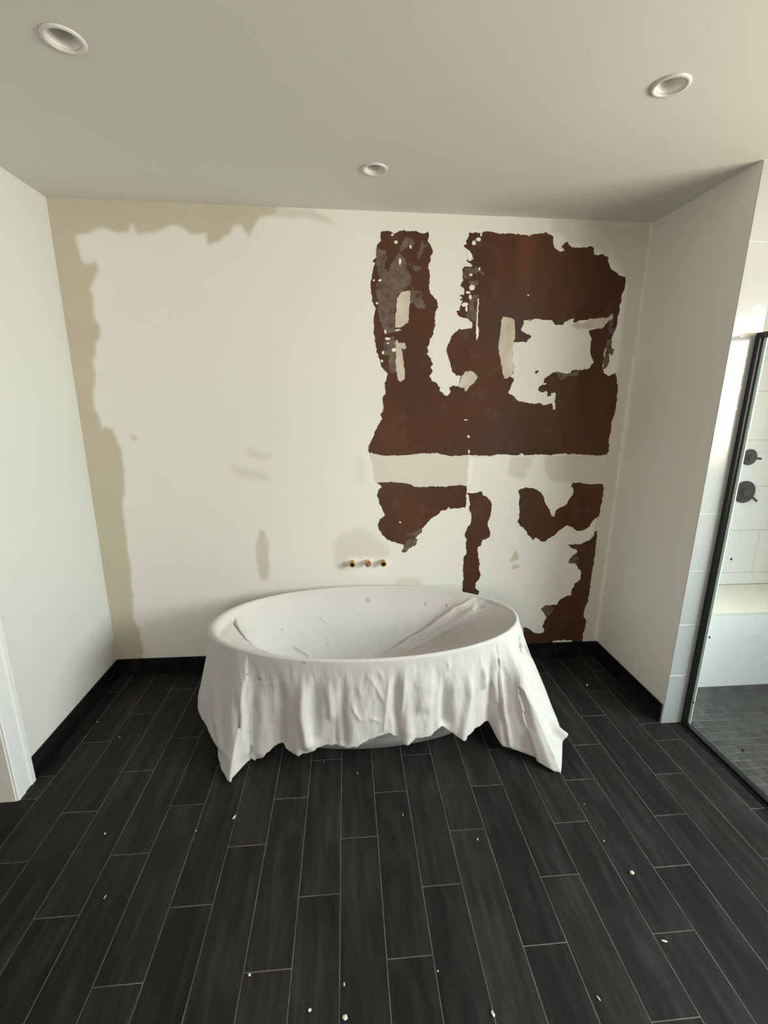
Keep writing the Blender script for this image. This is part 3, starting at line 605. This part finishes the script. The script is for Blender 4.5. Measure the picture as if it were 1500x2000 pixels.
# glass screen
scr = thing('shower_screen', 'clear glass shower screen with black metal edges beside the partition', 'screen', (1.882, 1.5, 0))
GY0 = .55
for nm, b in (('wall_post', (1.866, 1.896, 2.014, YP - .009, .001, 2.068)), ('bottom_rail', (1.866, 1.896, GY0, 2.014, .001, .022)), ('top_rail', (1.866, 1.896, GY0, 2.014, 2.044, 2.068)), ('end_post', (1.866, 1.896, GY0 - .02, GY0, .001, 2.068))):
    local(box(nm, *b, M_BLACK, scr, .0015), scr)
local(box('glass_pane', 1.877, 1.885, GY0, 2.0138, .022, 2.044, M_GLASS, scr), scr)
local(box('seal_strip', 1.8855, 1.8905, 1.996, 2.0136, .022, 2.044, M_SEAL, scr, .001), scr)
scr.children[0]['label'] = 'black metal post against the tiled partition end'
for n, (y, z, lab) in enumerate([(1.941, 1.015, 'tiny red speck on the shower glass, highest of four, below the black valve'), (1.972, .572, 'tiny red speck on the shower glass just under the bench edge'),
                                 (1.989, .168, 'tiny red speck low on the shower glass beside the black post'), (1.670, .145, 'tiny red speck low on the shower glass over the mosaic floor, away from the post')]):
    bm = bmesh.new(); r = bmesh.ops.create_icosphere(bm, subdivisions=1, radius=1)
    for v_ in bm.verts: v_.co = Vector((v_.co.x * .001, v_.co.y * .0075 * random.uniform(.8, 1.2), v_.co.z * .008 * random.uniform(.8, 1.2)))
    o = bm_obj('paint_speck', bm, M_RED); o.location = (1.8762, y, z); tag(o, lab, 'paint speck', 'red specks on the shower glass')

# shower valves and shower head
def valve(name, x, z, r, label, lever):
    t = thing(name, label, 'shower valve', (x, DB - .0085, z), 'black shower valves')
    bm = bmesh.new(); add_lathe(bm, [(0, 0), (r, 0), (r, .008), (r - .004, .012), (.0, .0125)], 48, '-Y'); bm_obj('plate', bm, M_FIT, t)
    bm = bmesh.new(); add_lathe(bm, [(.0, .011), (.021 * r / .05, .011), (.019 * r / .05, .034), (.016 * r / .05, .038), (0, .038)], 32, '-Y'); bm_obj('hub', bm, M_FIT, t)
    bm = bmesh.new(); add_lathe(bm, [(0, 0), (.0085, 0), (.0075, lever), (.005, lever + .004), (0, lever + .004)], 20, 'Z')
    o = bm_obj('lever', bm, M_FIT, t); return t, o
t, lv = valve('shower_valve', 2.618, 1.414, .052, 'smaller black shower control with round plate, upper of two', .055)
lv.location = (.002, -.030, 0); lv.rotation_euler = (0, math.radians(98), 0)
t, lv = valve('shower_valve', 2.634, 1.183, .074, 'larger black shower control with round plate and lever, lower of two', .085)
lv.location = (.004, -.032, -.004); lv.rotation_euler = (0, math.radians(128), 0)
t = thing('overhead_shower', 'black round shower head on a wall arm above the valves', 'shower head', (2.64, DB - .0085, 2.086))
bm = bmesh.new(); add_lathe(bm, [(0, 0), (.032, 0), (.032, .006), (.012, .010), (0, .010)], 32, '-Y'); bm_obj('flange', bm, M_FIT, t)
bm = bmesh.new(); add_lathe(bm, [(0, .008), (.010, .008), (.010, .26), (0, .26)], 20, '-Y'); bm_obj('arm', bm, M_FIT, t)
bm = bmesh.new(); add_lathe(bm, [(0, 0), (.012, 0), (.018, -.03), (.095, -.042), (.10, -.052), (0, -.052)], 48, 'Z'); o = bm_obj('head', bm, M_FIT, t); o.location = (0, -.255, 0)

# ============================ recessed ceiling lights ============================
LAB = ['recessed round ceiling light nearest the left wall', 'recessed round ceiling light nearest the shower, its rim catching light', 'recessed round ceiling light over the bathtub by the back wall']
ang = [math.radians(2), math.radians(9), math.radians(4)]
for (x, y), lab, tl in zip(LIGHTS, LAB, ang):
    t = thing('ceiling_light', lab, 'ceiling light', (x, y, H), 'recessed ceiling lights'); t.scale = (.7, .7, .7)
    bm = bmesh.new(); add_lathe(bm, [(.082, -.0005), (.082, -.003), (.078, -.0075), (.068, -.0085), (.062, -.005), (.0605, .002), (.0635, .002), (.0635, -.0002)], 56, 'Z'); bm_obj('trim_ring', bm, M_LTRIM, t, True)
    bm = bmesh.new(); add_lathe(bm, [(.0608, .001), (.058, .018), (.053, .04), (.046, .060)], 56, 'Z'); bm_obj('baffle', bm, M_LBAF, t, True)
    bm = bmesh.new(); add_lathe(bm, [(.0475, .0605), (.044, .052), (.030, .047), (0.0004, .045)], 40, 'Z'); bm_obj('lamp_face', bm, M_LENS, t, True)
    bm = bmesh.new(); add_lathe(bm, [(.0625, .001), (.0625, .10), (.0, .10)], 32, 'Z'); bm_obj('housing', bm, M_LBAF, t)

# ============================ bathtub under its cloth ============================
# ---- draped cloth -------------------------------------------------------
RA, RB, RCX, RCY, RZ = .846, .429, .104, 2.272, .600      # rim ellipse of the covered tub
HEM = [(-200,.060,.26),(-187,.080,.215),(-178,.085,.19),(-168,.084,.165),(-157,.080,.12),(-147.3,.088,.062),(-141,.130,.03),
 (-134.1,.170,.004),(-132.3,.062,.03),(-131,.032,.042),(-128.4,.035,.050),(-123.6,.015,.114),(-120.6,.012,.125),(-117.5,.028,.105),(-114.3,.040,.100),
 (-109.9,.033,.123),(-106.7,.015,.147),(-102.4,.020,.154),(-97.4,.025,.154),(-94.7,.020,.157),(-90.9,.012,.188),(-84.2,.008,.211),(-80.1,.020,.162),
 (-78.3,.030,.152),(-75.4,.020,.168),(-70.3,.020,.169),(-65.9,.010,.202),(-62.3,.015,.161),(-57.8,.035,.119),(-53.7,.025,.136),(-47.1,.010,.158),
 (-44.2,.012,.147),(-42.9,.098,.050),(-41.5,.124,.045),(-39.6,.168,.040),(-36.3,.255,.028),(-34.5,.370,.004),(-31.5,.345,.03),(-25,.300,.085),(-15,.200,.14),
 (5,.095,.25),(30,.040,.36),(55,.012,.45),(125,.012,.45),(148,.040,.33),(160,.060,.26)]
N_IN, N_RIM, N_OUT, N_TH = 120, 12, 84, 1080
def cloth_base():
    th = np.linspace(-200, 160, N_TH + 1)[:-1]
    ht = np.array(HEM)
    off_h = np.interp(th, ht[:, 0], ht[:, 1]); z_h = np.interp(th, ht[:, 0], ht[:, 2])
    k = np.ones(3) / 3
    sm = lambda q: np.convolve(np.concatenate([q[-1:], q, q[:1]]), k, 'valid')
    off_h, z_h = sm(off_h), sm(z_h)
    t = np.radians(th)
    ex, ey = RA * np.cos(t), RB * np.sin(t)
    nx, ny = np.cos(t) / RA, np.sin(t) / RB
    l = np.hypot(nx, ny); nx, ny = nx / l, ny / l
    rows = []
    rr = .011 + .022 * np.exp(-((th + 186) / 26) ** 2) + .022 * np.exp(-((th - 174) / 26) ** 2)   # radius of the rolled rim, slack at one end
    q = np.linspace(0, 1, N_IN) ** .75
    for s in q[:-1]:
        s2 = .03 + .97 * s
        z = RZ - rr - .40 * (1 - s2 ** 3.4)
        inn = -2 * rr
        rows.append(np.stack([RCX + (ex + inn * nx) * s2, RCY + (ey + inn * ny) * s2, z, np.full_like(t, -1.0 + s2)], 1))
    for ang in np.linspace(np.pi, 0, N_RIM):
        o = -rr + rr * np.cos(ang)
        rows.append(np.stack([RCX + ex + o * nx, RCY + ey + o * ny, RZ - rr + rr * np.sin(ang), np.zeros_like(t)], 1))
    for u in np.linspace(0, 1, N_OUT + 1)[1:]:
        z = (RZ - rr) + (z_h - RZ + rr) * u
        o = off_h * u ** np.where(off_h > .14, 1.05, 1.35)
        rows.append(np.stack([RCX + ex + o * nx, RCY + ey + o * ny, z, np.full_like(t, u)], 1))
    return th, np.array(rows)                              # rows x theta x (x, y, z, side: <0 inside, 0 rim, >0 drop)

OUT_CREASES = [
 ([(-152.0,0.18),(-150.3,0.75),(-144.0,0.87)],0.01,0.022),
 ([(-139.0,0.27),(-135.0,0.51),(-132.7,0.88)],-0.013,0.018),
 ([(-111.7,0.1),(-112.3,0.58),(-111.0,0.9)],0.013,0.018),
 ([(-107.7,0.1),(-108.7,0.85)],-0.01,0.018),
 ([(-127.7,0.24),(-127.0,0.61),(-128.0,0.93)],0.01,0.035),
 ([(-120.3,0.13),(-120.0,0.54),(-120.3,0.95)],-0.008,0.02),
 ([(-135.7,0.11),(-133.7,0.2),(-129.7,0.27)],-0.006,0.012),
 ([(-129.7,0.3),(-121.3,0.27),(-114.7,0.15)],0.005,0.01),
 ([(-103.7,0.14),(-102.7,0.76)],0.008,0.014),
 ([(-101.3,0.55),(-101.7,0.94)],-0.008,0.012),
 ([(-99.0,0.08),(-99.3,0.54),(-98.7,0.94)],-0.008,0.014),
 ([(-95.7,0.2),(-92.3,0.46)],0.003,0.012),
 ([(-92.3,0.07),(-88.7,0.31),(-85.7,0.58)],0.006,0.008),
 ([(-88.0,0.08),(-86.0,0.25)],0.005,0.007),
 ([(-84.0,0.02),(-84.7,0.36),(-86.0,0.92)],0.009,0.008),
 ([(-82.0,0.02),(-82.3,0.65),(-81.3,0.99)],-0.012,0.014),
 ([(-79.0,0.02),(-79.7,0.33),(-80.3,0.69)],0.01,0.01),
 ([(-96.7,0.42),(-95.3,0.57),(-93.0,0.74)],0.009,0.007),
 ([(-91.0,0.7),(-87.0,0.8)],0.006,0.008),
 ([(-77.0,0.81),(-78.3,0.98)],0.01,0.01),
 ([(-65.3,0.21),(-65.0,0.92)],-0.012,0.014),
 ([(-64.3,0.04),(-63.7,0.23)],0.008,0.007),
 ([(-56.0,0.18),(-55.0,0.52),(-58.3,0.99)],0.015,0.016),
 ([(-48.3,0.18),(-47.3,0.6)],0.01,0.013),
 ([(-42.0,0.08),(-41.7,0.3)],0.008,0.01),
 ([(-39.0,0.17),(-39.7,0.5),(-41.3,0.81)],-0.012,0.018),
 ([(-27.0,0.07),(-35.7,0.46),(-36.3,0.68),(-36.3,0.82)],0.014,0.014),
 ([(-63.3,0.33),(-64.0,0.89)],-0.008,0.016),
 ([(-29.3,0.76),(-25.0,0.99)],0.022,0.014),
 ([(-32.7,0.69),(-23.3,0.82)],-0.012,0.012),
 ([(-34.7,0.9),(-29.7,0.83)],0.012,0.01),
 ([(-18.7,0.42),(-29.0,0.55)],-0.01,0.018),
 ([(-12.7,0.44),(-32.0,0.45)],0.008,0.014),
 ([(-72.7,0.1),(-72.0,0.74)],0.01,0.03),
 ([(-143.7,0.89),(-134.0,0.82)],0.012,0.012),
 ([(-70.0,0.17),(-70.7,0.49)],0.005,0.009),
 ([(-68.0,0.12),(-67.3,0.54)],-0.004,0.009),
]
IN_CREASES = [
 ([(0.774,2.503),(0.675,2.532),(0.578,2.536),(0.388,2.524),(0.194,2.473)],0.016,0.013),
 ([(0.827,2.455),(0.734,2.478),(0.572,2.495),(0.382,2.482),(0.308,2.458)],0.015,0.016),
 ([(0.891,2.383),(0.84,2.448),(0.772,2.477)],-0.01,0.01),
 ([(-0.04,2.56),(-0.132,2.511)],0.002,0.02),
 ([(-0.325,2.467),(-0.281,2.458),(-0.229,2.447)],0.008,0.007),
]
SHELF = [(-0.689, 2.406), (-0.649, 2.362), (-0.598, 2.297), (-0.554, 2.243), (-0.487, 2.191), (-0.402, 2.154), (-0.32, 2.064), (-0.191, 2.037)]
SPECKS = [(-0.487, 2.485, 0.471, 0.003),(-0.397, 2.508, 0.416, 0.0045),(-0.04, 2.56, 0.326, 0.0035),(-0.169, 2.595, 0.43, 0.003),(-0.156, 2.59, 0.413, 0.003),(0.489, 2.6, 0.504, 0.006),(0.616, 2.557, 0.511, 0.006),(-0.416, 2.465, 0.374, 0.003),(0.127, 2.656, 0.518, 0.012),(0.636, 2.487, 0.407, 0.003),(0.062, 2.622, 0.431, 0.003),(-0.127, 2.575, 0.374, 0.002),(0.959, 2.111, 0.462, 0.012),(0.986, 2.127, 0.418, 0.01),(-0.482, 1.949, 0.486, 0.006),(-0.422, 1.931, 0.467, 0.007),(-0.204, 1.872, 0.583, 0.004)]

bm = bmesh.new(); NT = 128
prof = [(.745, .655, 0.0, 'o'), (.80, .72, .012, 'o'), (.852, .79, .10, 'o'), (.905, .875, .25, 'o'), (.955, .945, .42, 'o'), (.985, .980, .55, 'o'), (.990, .987, .572, 'o'), (.986, .982, .580, 'o'),
        (.972, .955, .582, 'i'), (.962, .935, .575, 'i'), (.945, .90, .50, 'i'), (.90, .83, .30, 'i'), (.80, .70, .15, 'i'), (.60, .50, .10, 'i'), (.001, .001, .09, 'i')]
rings = []
for ax_, bx_, z, _ in prof:
    # keep the tub just inside the cloth
    rings.append([bm.verts.new((RA * ax_ * math.cos(2 * math.pi * k / NT), RB * bx_ * math.sin(2 * math.pi * k / NT), z * .985)) for k in range(NT)])
for a, b in zip(rings, rings[1:]):
    for k in range(NT): bm.faces.new((a[k], a[(k + 1) % NT], b[(k + 1) % NT], b[k]))
bm.faces.new(rings[0])
tub = bm_obj('bathtub', bm, M_TUB, None, True); tub.location = (RCX, RCY, .0005)
tag(tub, 'freestanding oval white bathtub hidden beneath the drop cloth', 'bathtub')

th, G = cloth_base()
P = G[..., :3].copy(); side = G[..., 3]
def normals(P):
    du = np.roll(P, -1, 1) - np.roll(P, 1, 1)
    dv = np.gradient(P, axis=0)
    n = np.cross(du, dv); n /= np.linalg.norm(n, axis=2, keepdims=True) + 1e-12
    return n
n0 = normals(P)
# orient: outward on the drop, upward/inward in the bowl
cen = np.array([RCX, RCY, .0]); out = P - cen; out[..., 2] = 0
sgn = np.where(side > 0, np.sign((n0 * out).sum(2)), np.sign(n0[..., 2])); sgn[sgn == 0] = 1
n0 *= sgn[..., None]
disp = np.zeros(side.shape)
def seg_dist(Q, pts):
    best = np.full(Q.shape[:-1], 1e9); tt = np.zeros(Q.shape[:-1]); sg = np.zeros(Q.shape[:-1])
    L = [np.linalg.norm(np.array(b) - np.array(a)) for a, b in zip(pts, pts[1:])]; tot = sum(L); acc = 0
    for (a, b), l in zip(zip(pts, pts[1:]), L):
        a, b = np.array(a), np.array(b); ab = b - a
        t_ = np.clip(((Q - a) @ ab) / (ab @ ab + 1e-12), 0, 1)
        d = np.linalg.norm(Q - (a + t_[..., None] * ab), axis=-1)
        m_ = d < best
        best = np.where(m_, d, best); tt = np.where(m_, (acc + t_ * l) / tot, tt)
        if Q.shape[-1] == 2: sg = np.where(m_, np.sign((Q[..., 0] - a[0]) * ab[1] - (Q[..., 1] - a[1]) * ab[0]), sg)
        acc += l
    return best, tt, sg
r0 = N_IN - 1 + N_RIM
arc = lambda a, u: P[r0 + min(N_OUT - 1, max(0, int(round(u * N_OUT)) - 1)), int(round((a + 200) / 360 * N_TH)) % N_TH]
OUTP = P[r0:]
for pts, amp, wd in OUT_CREASES:
    thin = wd < .0125
    amp, wd = (amp * .95, wd * 1.15) if thin else (amp * 1.6, wd * 1.35)
    d, tt, _ = seg_dist(OUTP, [arc(a, u) for a, u in pts])
    e0 = np.clip(tt / .45, 0, 1); e1 = np.clip((1 - tt) / .25, 0, 1) if pts[-1][1] < .85 else 1.0
    e0, e1 = (e0, e1) if pts[-1][1] >= pts[0][1] else (np.clip(tt / .2, 0, 1), np.clip((1 - tt) / .3, 0, 1))
    edge = (e0 * e0 * (3 - 2 * e0)) * (e1 * e1 * (3 - 2 * e1))
    disp[r0:] += amp * (np.exp(-np.sqrt(d * d + 4e-6) / wd) if thin else np.exp(-(d / wd) ** 2)) * edge
INP = P[:N_IN - 1]
for pts, amp, wd in IN_CREASES:
    amp *= 1.7
    d, tt, _ = seg_dist(INP[..., :2], pts)
    disp[:N_IN - 1] += amp * np.exp(-(d / wd) ** 2) * np.clip(np.minimum(tt / .15, (1 - tt) / .15) + .25, 0, 1)
# slack sheet bridging the left end of the tub, ending in an overhanging fold
d, tt, _ = seg_dist(INP[..., :2], SHELF)
sx_, sy_ = [q[0] for q in SHELF], [q[1] for q in SHELF]
sd = d * np.where((INP[..., 1] < np.interp(INP[..., 0], sx_, sy_)) & (INP[..., 0] < sx_[-1]), 1, -1)
rr_ = np.hypot((INP[..., 0] - RCX) / RA, (INP[..., 1] - RCY) / RB) + 1e-6
din = np.clip((1 - rr_) * np.hypot(INP[..., 0] - RCX, INP[..., 1] - RCY) / rr_, 0, None)
sheet = RZ - .013 - .42 * din + fbm(INP[..., 0] * 22, INP[..., 1] * 22, 90, 3) * .008
wgt = 1 / (1 + np.exp(-np.clip(sd / .0035, -40, 40)))
wgt = np.maximum(wgt, np.exp(-np.clip(-sd - .004, 0, None) / .085) * np.clip((.20 - INP[..., 0]) / .35, 0, 1) * .97)
rise = np.maximum(0, sheet - INP[..., 2]) * wgt * np.clip(din / .012, 0, 1)
gw = .0045 + .011 * np.clip(1 - tt / .30, 0, 1) ** 2 + fbm(INP[..., 0] * 30, INP[..., 1] * 30, 12, 2) * .003
groove = .060 * np.exp(-((sd + gw + .002) / gw) ** 2) * np.clip(tt / .03, 0, 1) * np.clip((1 - tt) / .06, 0, 1)
rise = rise - groove * np.clip(din / .02, 0, 1)
rise = rise + (.020 + .02 * fbm(INP[..., 0] * 40, INP[..., 1] * 40, 15, 2)) * np.exp(-((sd + .034) / .017) ** 2) * np.clip((tt - .15) / .15, 0, 1) * np.clip((1 - tt) / .1, 0, 1)
d, tt, sg = seg_dist(INP[..., :2] + np.array([.006, -.011]), IN_CREASES[0][0])
rise = rise - .022 * np.exp(-(d / .006) ** 2) * np.clip(tt / .1, 0, 1) * np.clip((1 - tt) / .2, 0, 1)
d, tt, sg = seg_dist(INP[..., :2], IN_CREASES[2][0])
rise = rise - .025 * np.exp(-(d / .006) ** 2) * np.clip(tt / .2, 0, 1) * np.clip((1 - tt) / .3, 0, 1)
# loose folds of the drop and crumple of the weave
TH2 = np.radians(th)[None, :] + 0 * side
arcl = np.cumsum(np.hypot(RA * np.sin(np.radians(th)), RB * np.cos(np.radians(th)))) * 2 * math.pi / N_TH
AL = arcl[None, :] + 0 * side
drop = np.clip(side, 0, 1)
disp += np.where(side > 0, fbm(AL * 9, P[..., 2] * 1.6 + 7, 21, 3) * .044 * drop ** .8, 0)
disp += np.where(side > 0, fbm(AL * 26, P[..., 2] * 9 + 3, 41, 4) * .0105 * np.clip(drop * 5, 0, 1), 0)
disp += np.where(side < 0, fbm(P[..., 0] * 9, P[..., 1] * 14, 61, 4) * .006 * np.clip(-side * 8, 0, 1), 0)
lim = np.where(side > 0, -.008 - .038 * drop, -1)
disp = np.maximum(disp, lim)
near_back = np.clip((DB - .022 - P[..., 1]) / .02, 0, 1)
disp *= np.clip(near_back, .0, 1)
P = P + n0 * disp[..., None]
P[:N_IN - 1, :, 2] += rise
# ragged hem
hem = fbm(AL[-6:] * 60, AL[-6:] * 3, 77, 3) * .018
P[-6:, :, 2] += hem * np.linspace(.15, 1, 6)[:, None] * (P[-6:, :, 2] > .03)
P[..., 2] = np.maximum(P[..., 2], .0022)
R_, T_ = side.shape
vi = np.arange(R_ * T_).reshape(R_, T_)
q = np.stack([vi[:-1], np.roll(vi[:-1], -1, 1), np.roll(vi[1:], -1, 1), vi[1:]], -1).reshape(-1, 4)
me = bpy.data.meshes.new('drop_cloth'); verts = P.reshape(-1, 3).tolist(); cid = len(verts)
verts.append([RCX, RCY, float(P[0, :, 2].mean())])
faces = q.tolist() + [[cid, int(vi[0, (k + 1) % T_]), int(vi[0, k])] for k in range(T_)]
me.from_pydata(verts, [], faces); me.update()
me.polygons.foreach_set('use_smooth', [True] * len(me.polygons))
st = np.zeros(len(verts)); PV = np.array(verts)
wob = fbm(PV[:, 0] * 160, PV[:, 1] * 160 + PV[:, 2] * 130, 5, 3)
for x, y, z, r in SPECKS:
    d = np.linalg.norm(PV - np.array([x, y, z]), axis=1) * (.5 if r >= .01 and x > .9 else 1); st = np.maximum(st, np.clip(1.5 - d / r + wob * 2.2, 0, 1) * (.75 if r < .01 else .55))
for a_, u_, r in ((-22, .10, .011), (-25, .15, .020), (-26, .19, .017)):          # grimy smudge on the fold near the shower
    c_ = P[r0 + int(u_ * N_OUT), int((a_ + 200) / 360 * N_TH)]
    st = np.maximum(st, np.clip(1.3 - np.linalg.norm(PV - c_, axis=1) / r + wob * 2.6, 0, 1) * .62)
ca = me.color_attributes.new('stain', 'FLOAT_COLOR', 'POINT'); arr = np.zeros((len(verts), 4), np.float32); arr[:, 0] = st; arr[:, 3] = 1
ca.data.foreach_set('color', arr.ravel()); me.materials.append(M_CLOTH)
bm = bmesh.new(); bm.from_mesh(me); bmesh.ops.recalc_face_normals(bm, faces=bm.faces); bm.to_mesh(me); bm.free()
cloth = link(bpy.data.objects.new('drop_cloth', me))
sol = cloth.modifiers.new('thickness', 'SOLIDIFY'); sol.thickness = .0012; sol.offset = 0
tag(cloth, 'off-white paint-flecked canvas drop cloth draped over the bathtub', 'drop cloth')

# ============================ pipe stubs over the tub ============================
def stub(x, z, kind, label):
    t = thing('pipe_stub', label, 'pipe stub', (x, DB - .0004, z), 'brass pipe stubs above the tub')
    if kind == 'socket':
        bm = bmesh.new(); add_lathe(bm, [(.010, 0), (.0155, 0), (.0155, .030), (.019, .033), (.019, .046), (.017, .048), (.0115, .048), (.0105, .020), (.0, .020)], 32, '-Y'); bm_obj('socket', bm, M_BRASS, t)
        bm = bmesh.new(); add_lathe(bm, [(.0103, .0215), (.0103, .024), (0, .024)], 24, '-Y'); bm_obj('bore', bm, M_BORE, t)
        bm = bmesh.new()
        for k in range(3): add_lathe(bm, [(.0157, .006 + .008 * k), (.0172, .009 + .008 * k), (.0157, .012 + .008 * k)], 32, '-Y')
        bm_obj('thread', bm, M_BRASS, t)
    else:
        bm = bmesh.new(); add_lathe(bm, [(0, 0), (.0165, 0), (.0165, .03), (.0195, .034), (.0195, .044), (.018, .046), (0, .046)], 32, '-Y'); bm_obj('cap', bm, M_COPPER, t)
        bm = bmesh.new(); add_box(bm, -.004, .004, -.060, -.044, -.015, .015, .0015); o = bm_obj('tab', bm, M_COPPER, t); o.rotation_euler = (0, math.radians(-18), 0)
        bm = bmesh.new(); add_lathe(bm, [(.0055, .0455), (.0055, .0475), (0, .0475)], 20, '-Y'); o = bm_obj('bore', bm, M_BORE, t); o.location = (-.001, 0, -.012)
stub(.032, .746, 'socket', 'open brass pipe stub in the wall over the tub, left of three')
stub(.131, .747, 'cap', 'capped copper-coloured pipe stub, middle of three above the tub')
stub(.230, .746, 'socket', 'open brass pipe stub nearest the brown torn patch, right of three')

# ============================ chips of plaster on the floor ============================
def chip(x, y, lx, ly, lz, rot, label):
    bm = bmesh.new(); bmesh.ops.create_icosphere(bm, subdivisions=2, radius=1)
    for v_ in bm.verts:
        k = 1 + random.uniform(-.22, .22); v_.co = Vector((v_.co.x * lx * .55 * k, v_.co.y * ly * .55 * k, max(-1, v_.co.z) * lz * .6 * (1 + random.uniform(-.2, .2))))
    zmin = min(v_.co.z for v_ in bm.verts)
    o = bm_obj('plaster_chip', bm, M_CHIP); o.location = (x, y, -zmin - .0003); o.rotation_euler = (0, 0, rot)
    tag(o, label, 'plaster chip', 'plaster chips on the dark floor')
chip(-0.503, 1.622, 0.007, 0.019, 0.005, -0.3, 'longest white chip, lying on a joint below the left hanging cloth corner')
chip(1.075, 1.261, 0.015, 0.013, 0.008, 0.2, 'largest pale yellowish chip, alone on the tiles toward the shower')
chip(0.412, 0.903, 0.008, 0.015, 0.006, 0.35, 'long pale chip nearest the camera, right of the middle')
chip(0.522, 1.442, 0.006, 0.008, 0.004, 0, 'small white chip just beyond a short tile joint below the cloth middle')
chip(-0.324, 1.055, 0.008, 0.007, 0.005, 0, 'whitish chip at the corner of a tile joint, left of the middle')
chip(-0.027, 1.008, 0.004, 0.009, 0.003, 0, 'tiny white sliver near the camera on a middle tile')
chip(-0.894, 1.331, 0.003, 0.013, 0.002, -0.1, 'thin white sliver on the tiles to the left')
chip(-0.647, 1.571, 0.005, 0.005, 0.003, 0, 'small round white chip left of the longest chip')
chip(0.228, 1.581, 0.003, 0.01, 0.002, 0.1, 'thin pale sliver in front of the tub middle')
chip(1.516, 2.407, 0.01, 0.012, 0.006, 0, 'pale chip between the tub and the right wall')
chip(0.744, 0.913, 0.004, 0.015, 0.003, 0.35, 'thin curved white sliver near the camera to the right')
chip(0.036, 1.822, 0.005, 0.005, 0.004, 0, 'tiny white chip close in front of the tub')
chip(-1.020, 1.588, 0.006, 0.008, 0.003, 0, 'small grey-white chip in front of the left doorway')
chip(-0.131, 1.905, 0.004, 0.004, 0.003, 0, 'tiny chip at a joint right under the cloth hem')
chip(1.048, 1.039, 0.018, 0.006, 0.002, -0.3, 'flat pale sliver on the right-hand tiles nearest the camera')
chip(-0.024, 0.930, 0.013, 0.012, 0.005, 0, 'broad grey-green crumb at the very front of the floor')
chip(-0.129, 0.955, 0.009, 0.008, 0.004, 0, 'small grey crumb at the front left of the broad crumb')
chip(0.270, 1.018, 0.004, 0.005, 0.003, 0, 'tiny chip beside a long joint right of the middle')
chip(1.049, 1.569, 0.004, 0.005, 0.003, 0, 'tiny chip below the right hanging cloth corner')
chip(-1.226, 2.157, 0.005, 0.006, 0.003, 0, 'upper of two small chips by the left baseboard')
chip(-1.405, 2.289, 0.005, 0.005, 0.003, 0, 'small chip right against the left baseboard')
chip(1.041, 1.395, 0.005, 0.006, 0.003, 0, 'tiny chip on the tiles above the largest yellowish chip')
